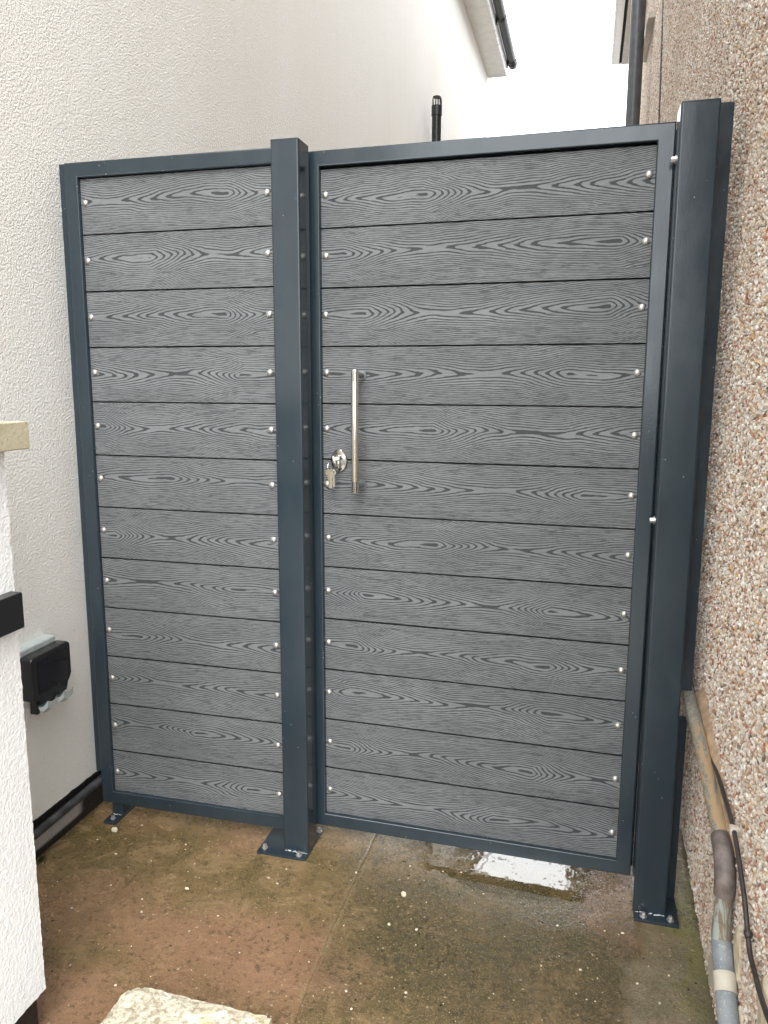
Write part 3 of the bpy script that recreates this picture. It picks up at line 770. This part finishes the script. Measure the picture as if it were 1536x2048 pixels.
for i, (dx, dy, dz, tx) in enumerate(((-0.004, 0, 0, -0.002), (0.0, 0.004, -0.001, 0.0005), (0.003, 0.008, 0.001, 0.004), (0.0055, 0.012, 0.0, 0.006))):
    bm = key((0.6855+dx, 0.016+dy, 1.012+dz), (0.6850+tx, 0.020+dy, 0.972+dz*2), 0.0078, col='brass'); obj('key', bm, 'brass' if i % 2 == 0 else 'zinc', ky)

# hinge bolts through the hinge post
for (z, y, lab) in ((1.742, 0.006, 'upper hex bolt in the left face of the hinge post, near the gate top'),
                    (0.925, 0.006, 'lower hex bolt in the left face of the hinge post, at mid height')):
    bm = bmesh.new(); xx = 1.5100 - 0.0018*(z+0.08)
    lathe(bm, [(0.0095, 0.001), (0.0095, -0.0018)], 'x', 22, (xx, y, z)); lathe(bm, [(0.0068, -0.0015), (0.0068, -0.0085), (0.0056, -0.0105)], 'x', 6, (xx, y, z))
    tag(obj('hinge_bolt', bm, 'zinc'), lab, 'bolt', 'hinge bolts')

# strips closing the gap at the pebbledash wall
tag(obj('filler_strip', B(1.568, 1.6245, 0.0305, 0.055, 0.494, 1.862, bev=0.0012), 'steel'), 'long upper steel strip between hinge post and pebbledash wall', 'strip', 'wall-side filler strips')
tag(obj('filler_strip', B(1.572, 1.6185, 0.0305, 0.055, gz(1.6)+0.0085, 0.417, bev=0.0012), 'steel'), 'short lower steel strip behind the hinge post, below the waste pipe', 'strip', 'wall-side filler strips')
tag(obj('cable_clip', B(1.632, rx(.2)-0.001, 0.15, 0.20, 0.882, 0.930, bev=0.003), 'pale_plastic'), 'small grey plastic clip on the pebbledash beside the long filler strip', 'clip')

# ------------------------------------------------------------------ waste pipe along the right wall
wpz = thing('waste_pipe', (1.615, -0.3, -0.08), 'old painted waste pipe running down the pebbledash wall, rust-streaked above and grey below', 'pipe')
PX = 1.618
obj('upper_pipe', T(curve_pts([(PX, 0.9, 0.60), (PX, 0.14, 0.492), (PX, -0.12, 0.470), (PX, -0.32, 0.440), (PX, -0.47, 0.418), (PX, -0.515, 0.405)], 6), 0.0152, seg=20), 'waste', wpz)
obj('elbow', T(curve_pts([(PX, -0.485, 0.414), (PX, -0.525, 0.398), (PX, -0.548, 0.368), (PX, -0.552, 0.340)], 6), 0.0184, seg=22), 'sleeve', wpz)
obj('middle_pipe', T(curve_pts([(PX, -0.551, 0.345), (PX, -0.553, 0.29), (PX, -0.556, 0.250)], 5), 0.0155, seg=20), 'streaked', wpz)
obj('coupling', T(curve_pts([(PX, -0.554, 0.292), (PX, -0.558, 0.262), (PX, -0.570, 0.238)], 4), 0.0172, seg=22), 'streaked', wpz)
obj('lower_pipe', T(curve_pts([(PX, -0.562, 0.252), (PX, -0.600, 0.226), (PX, -0.66, 0.186), (PX, -0.76, 0.125), (PX, -0.95, 0.01), (PX, -1.1, -0.09)], 6), 0.0178, seg=22), 'bluegrey', wpz)
bm = T(curve_pts([(PX, -0.605, 0.2225), (PX, -0.632, 0.205)], 3), 0.0195, seg=22); box(bm, PX-0.004, PX+0.036, -0.612, -0.586, 0.165, 0.222, bev=0.002)
tabp = [(1.634, -0.405, 0.100), (1.634, -0.500, 0.190), (1.634, -0.560, 0.178), (1.634, -0.520, 0.120), (1.634, -0.430, 0.055)]
a_ = [bm.verts.new(p) for p in tabp]; b_ = [bm.verts.new((p[0]-0.006, p[1], p[2])) for p in tabp]
bridge(bm, a_, b_); bm.faces.new(a_); bm.faces.new(b_)
obj('pipe_strap', bm, 'tape', wpz)
def fillet(y0, y1, zf, h, depth, mat, name, parent, seed):
    bm = bmesh.new(); rows = []
    n = int((y0-y1)/0.008)
    for i in range(n+1):
        y = y0 + (y1-y0)*i/n; z = zf(y); e = 0.003*mnoise.noise(Vector((y*60, seed, 0)))
        k = min(1, i/5, (n-i)/5)
        rows.append([bm.verts.new(p) for p in ((rx(y)+0.006, y, z-0.008), (rx(y)-depth*0.9, y, z-0.002), (rx(y)-depth*0.7, y, z+(h*0.55+e)*k), (rx(y)-0.003, y, z+(h+e)*k), (rx(y)+0.008, y, z+(h+e)*k))])
    for a, b in zip(rows, rows[1:]):
        for i in range(4): bm.faces.new((a[i], a[i+1], b[i+1], b[i]))
    return obj(name, bm, mat, parent)
def zp(y): return 0.477 + 0.155*(y+0.05) if y < -0.05 else 0.477+0.07*(y+0.05)
fillet(0.05, -0.525, zp, 0.036, 0.020, 'old_mortar', 'mortar_fillet', wpz, 2.0)
def patch(cy, cz, ry, rz, seed):
    bm = bmesh.new(); n = 26; c = bm.verts.new((rx(cy)-0.006, cy, cz)); rr = []
    for k in range(n):
        a = 2*math.pi*k/n; q = 1+0.28*mnoise.noise(Vector((math.cos(a)*2, math.sin(a)*2, seed)))
        rr.append(bm.verts.new((rx(cy)-0.0005, cy+ry*q*math.cos(a), cz+rz*q*math.sin(a))))
    mid = [bm.verts.new(Vector((rx(cy)-0.005, cy, cz)).lerp(Vector((rx(cy)-0.005, v.co.y, v.co.z)), 0.86)) for v in rr]
    bridge(bm, rr, mid)
    for k in range(n): bm.faces.new((mid[k], mid[(k+1) % n], c))
    return bm
for a in ((-0.60, 0.26, 0.030, 0.055, 1), (-0.66, 0.17, 0.03, 0.04, 2), (-0.80, 0.33, 0.03, 0.05, 3), (-0.83, 0.24, 0.04, 0.05, 4)):
    obj('mortar_patch', patch(*a), 'pale_mortar', rh)

cbl = thing('aerial_cable', (1.64, -0.4, 0.3), 'thin dark cable clipped to the pebbledash beside the waste pipe', 'cable')
cx = lambda y: rx(y)-0.012
P_ = [(0.10, 0.535), (0.0, 0.520), (-0.12, 0.508), (-0.20, 0.500), (-0.34, 0.494), (-0.47, 0.490), (-0.56, 0.484), (-0.615, 0.468), (-0.655, 0.449), (-0.697, 0.428), (-0.725, 0.404), (-0.757, 0.382), (-0.80, 0.378), (-0.84, 0.376), (-0.90, 0.384)]
# (y,z) measured on the plane x=1.62; push along the sight line to the wall face
CAM = Vector((1.3366, -1.9281, 1.2491))
def onwall(y, z, off=0.012):
    d = Vector((1.62, y, z)) - CAM
    t = (1.65-off + SL*CAM.y - CAM.x)/(d.x - SL*d.y)
    return CAM + d*t
pc = [onwall(y, z) for y, z in P_]
obj('cable_sheath', T(curve_pts(pc, 8), 0.0042, seg=10), 'cable', cbl)
def at_s(y, z): return onwall(y, z)
for (y, z, s) in ((-0.573, 0.480, 1.0), (-0.115, 0.509, 0.8)):
    p = at_s(y, z); obj('clip', B(p.x-0.007*s, p.x+0.012, p.y-0.008*s, p.y+0.008*s, p.z-0.007*s, p.z+0.007*s, bev=0.002), 'tape', cbl)
p = at_s(-0.738, 0.396); q = at_s(-0.730, 0.402)
obj('cable_joint', T([q, q.lerp(p, 0.5), p], [0.0055, 0.0072, 0.0055], seg=12), 'cable', cbl)

# ------------------------------------------------------------------ outdoor socket on the rendered wall
sk = thing('outdoor_socket', (WX, -0.2, 0.45), 'black weatherproof double socket with grey latches on the rendered wall', 'socket')
obj('back_box', B(WX-0.002, WX+0.036, -0.306, -0.160, 0.415, 0.556, bev=0.006, seg=3), 'pale_plastic', sk)
SY = lambda y: -0.312 + (y+0.300)*0.879
SZ = lambda z: 0.541 - (0.565-z)*0.84
def cover():
    bm = bmesh.new()
    out = [(-0.300, 0.425), (-0.300, 0.551), (-0.297, 0.559), (-0.290, 0.564), (-0.130, 0.565), (-0.122, 0.561), (-0.118, 0.553), (-0.118, 0.455), (-0.126, 0.440), (-0.136, 0.430), (-0.146, 0.404), (-0.185, 0.402), (-0.193, 0.414), (-0.205, 0.418), (-0.219, 0.402), (-0.262, 0.400), (-0.272, 0.416)]
    out = [(SY(y), SZ(z)) for y, z in out]
    rows = []
    for x, s in ((WX+0.034, 0.97), (WX+0.040, 1.0), (WX+0.068, 1.0), (WX+0.073, 0.975), (WX+0.075, 0.93)):
        rows.append([bm.verts.new((x, -0.230+(y+0.230)*s, 0.475+(z-0.475)*s)) for y, z in out])
    for a, b in zip(rows, rows[1:]): bridge(bm, a, b)
    bm.faces.new(rows[0]); bm.faces.new(rows[-1]); return bm
obj('cover', cover(), 'black_plastic', sk)
obj('cover_window', B(WX+0.0735, WX+0.0762, SY(-0.276), SY(-0.142), SZ(0.440), SZ(0.546), bev=0.0008), 'black_gloss', sk)
for y in (SY(-0.165), SY(-0.242)):
    bm = bmesh.new(); rows = []
    for dy in (-0.019, -0.010, 0.0, 0.010, 0.019):
        lift = 0.007*(abs(dy)/0.019)**2
        rows.append([bm.verts.new((WX+px, y+dy, pz+lift)) for px, pz in ((0.050, 0.398), (0.068, 0.388), (0.080, 0.394), (0.092, 0.410), (0.090, 0.390), (0.074, 0.377), (0.050, 0.388))])
    for a, b in zip(rows, rows[1:]): bridge(bm, a, b)
    bm.faces.new(rows[0]); bm.faces.new(rows[-1]); obj('latch', bm, 'pale_plastic', sk)
    obj('latch_arm', B(WX+0.040, WX+0.062, y-0.026, y-0.014, 0.376, 0.415, bev=0.002), 'black_plastic', sk)

# ------------------------------------------------------------------ garden wall in the left foreground
GX, GY = 0.325, -0.75
gw = thing('garden_wall', (0.21, -1.3, -0.08), 'white rendered garden wall end with sandstone coping in the near left corner', 'wall')
def rough_face():
    bm = bmesh.new()
    ys = list(np.arange(GY, GY-0.45, -0.0045)) + [GY-0.6, GY-0.9, GY-1.3, GY-1.6]
    zs = list(np.arange(0.030, 1.127, 0.0045)) + [1.127]
    def n3(y, z, x=0): 
        p = Vector((x*170, y*150, z*110)); return 0.0009*mnoise.noise(p) + 0.0006*mnoise.noise(p*2.1)
    rows = []
    for z in zs:
        e = 0.0
        row = [bm.verts.new((GX-0.22, GY+n3(0, z, 7), z)), bm.verts.new((GX-0.006, GY+n3(0, z, 5)*1.3, z))]
        row += [bm.verts.new((GX+n3(y, z), y-(0.002 if i == 0 else 0)+ (n3(y, z, 3)*1.2 if i == 0 else 0), z + (0.0025*mnoise.noise(Vector((y*70, 0, 9))) if z == zs[0] else 0))) for i, y in enumerate(ys)]
        rows.append(row)
    for a, b in zip(rows, rows[1:]):
        for i in range(len(a)-1): bm.faces.new((a[i], a[i+1], b[i+1], b[i]))
    a = rows[0]; back = [bm.verts.new((GX-0.22, ys[-1], z)) for z in (zs[0], zs[-1])]
    bm.faces.new([r[0] for r in rows] + [back[1], back[0]]); bm.faces.new([r[-1] for r in rows] + [back[1], back[0]])
    bm.faces.new(list(reversed(a)) + [back[0]])
    return bm
obj('wall_body', rough_face(), 'render_near', gw)
obj('plinth', B(GX-0.205, GX-0.017, GY-1.58, GY-0.010, -0.12, 0.031), 'bitumen', gw)
obj('coping', B(GX-0.255, GX+0.034, GY-1.62, GY+0.026, 1.128, 1.178, bev=0.003, seg=2), 'coping', gw)
obj('black_band', B(GX-0.001, GX+0.026, GY-1.60, GY-0.012, 0.800, 0.868, bev=0.003, seg=2), 'black_plastic', gw)

# ------------------------------------------------------------------ loose stone block in the foreground
def block():
    bm = bmesh.new(); bmesh.ops.create_cube(bm, size=1.0)
    bmesh.ops.subdivide_edges(bm, edges=bm.edges[:], cuts=36, use_grid_fill=True)
    x0, x1, y0, y1, z0, z1 = 0.486, 0.806, -1.02, -0.700, gz(0.6), 0.040
    for v in bm.verts:
        u = Vector((v.co.x, v.co.y, v.co.z))
        q = Vector((x0+(u.x+.5)*(x1-x0), y0+(u.y+.5)*(y1-y0), z0+(u.z+.5)*(z1-z0)))
        k = sum(abs(c) > 0.46 for c in u)
        if k >= 2: q -= Vector((math.copysign(0.006, u.x), math.copysign(0.006, u.y), math.copysign(0.005, u.z)))
        q += Vector((mnoise.noise(q*28), mnoise.noise(q*28+Vector((9, 0, 0))), mnoise.noise(q*24+Vector((0, 9, 0)))))*0.0042
        q += Vector((mnoise.noise(q*90), mnoise.noise(q*90+Vector((9, 0, 0))), mnoise.noise(q*90+Vector((0, 9, 0)))))*0.0018
        q.y -= (q.x-x0)*0.02
        if u.x < -0.3: q.x += max(0, (q.y+0.735))*0.5
        v.co = q
    return bm
tag(obj('stone_block', block(), 'limestone'), 'pale lichen-spotted stone block lying in the near foreground', 'stone')

# moss at the foot of the wall, grit on the concrete
bm = bmesh.new(); rr = random.Random(5)
for i in range(420):
    a = rr.uniform(0, 6.283); q = abs(rr.gauss(0, 0.5)); x = -0.080 + math.cos(a)*q*0.016; y = -0.262 + math.sin(a)*q*0.026
    z = gz(0) + 0.012*max(0, 1-q)*rr.random(); s = rr.uniform(0.0015, 0.0032)
    if x < -0.094: continue
    d = Vector((rr.uniform(-1, 1), rr.uniform(-1, 1), rr.uniform(0.4, 1.6))).normalized()*s*1.6; e = d.cross(Vector((rr.random(), rr.random(), 0.2))).normalized()*s*0.5
    v = [bm.verts.new(Vector((x, y, z))+p) for p in (-e, e, d)]; bm.faces.new(v)
mo = obj('moss', bm, 'moss', None, smooth=False, kind='stuff'); tag(mo, 'small dark clump of moss at the foot of the rendered wall', 'moss')
bm = bmesh.new()
spots = [(0.93, -0.13, 0.0075), (0.92, -0.25, 0.004), (0.37, -0.26, 0.005), (0.99, -0.25, 0.004), (0.03, -0.075, 0.010), (0.56, -0.16, 0.004)]
spots += [(rr.uniform(0.0, 1.6), rr.uniform(-0.75, 0.02), rr.choice((0.0012, 0.0016, 0.002, 0.003))) for _ in range(120)]
for x, y, s in spots:
    if x < 0.35 and y < -0.6: continue
    m = Matrix.Translation((x, y, gz(x)+s*0.3)) @ Matrix.Rotation(rr.uniform(0, 6), 4, 'Z') @ Matrix.Diagonal((s*rr.uniform(0.8, 1.7), s, s*0.6, 1))
    bmesh.ops.create_icosphere(bm, subdivisions=1, radius=1, matrix=m)
gr = obj('grit', bm, 'grit', None, kind='stuff'); tag(gr, 'pale grit and tiny stones scattered over the wet concrete', 'grit')
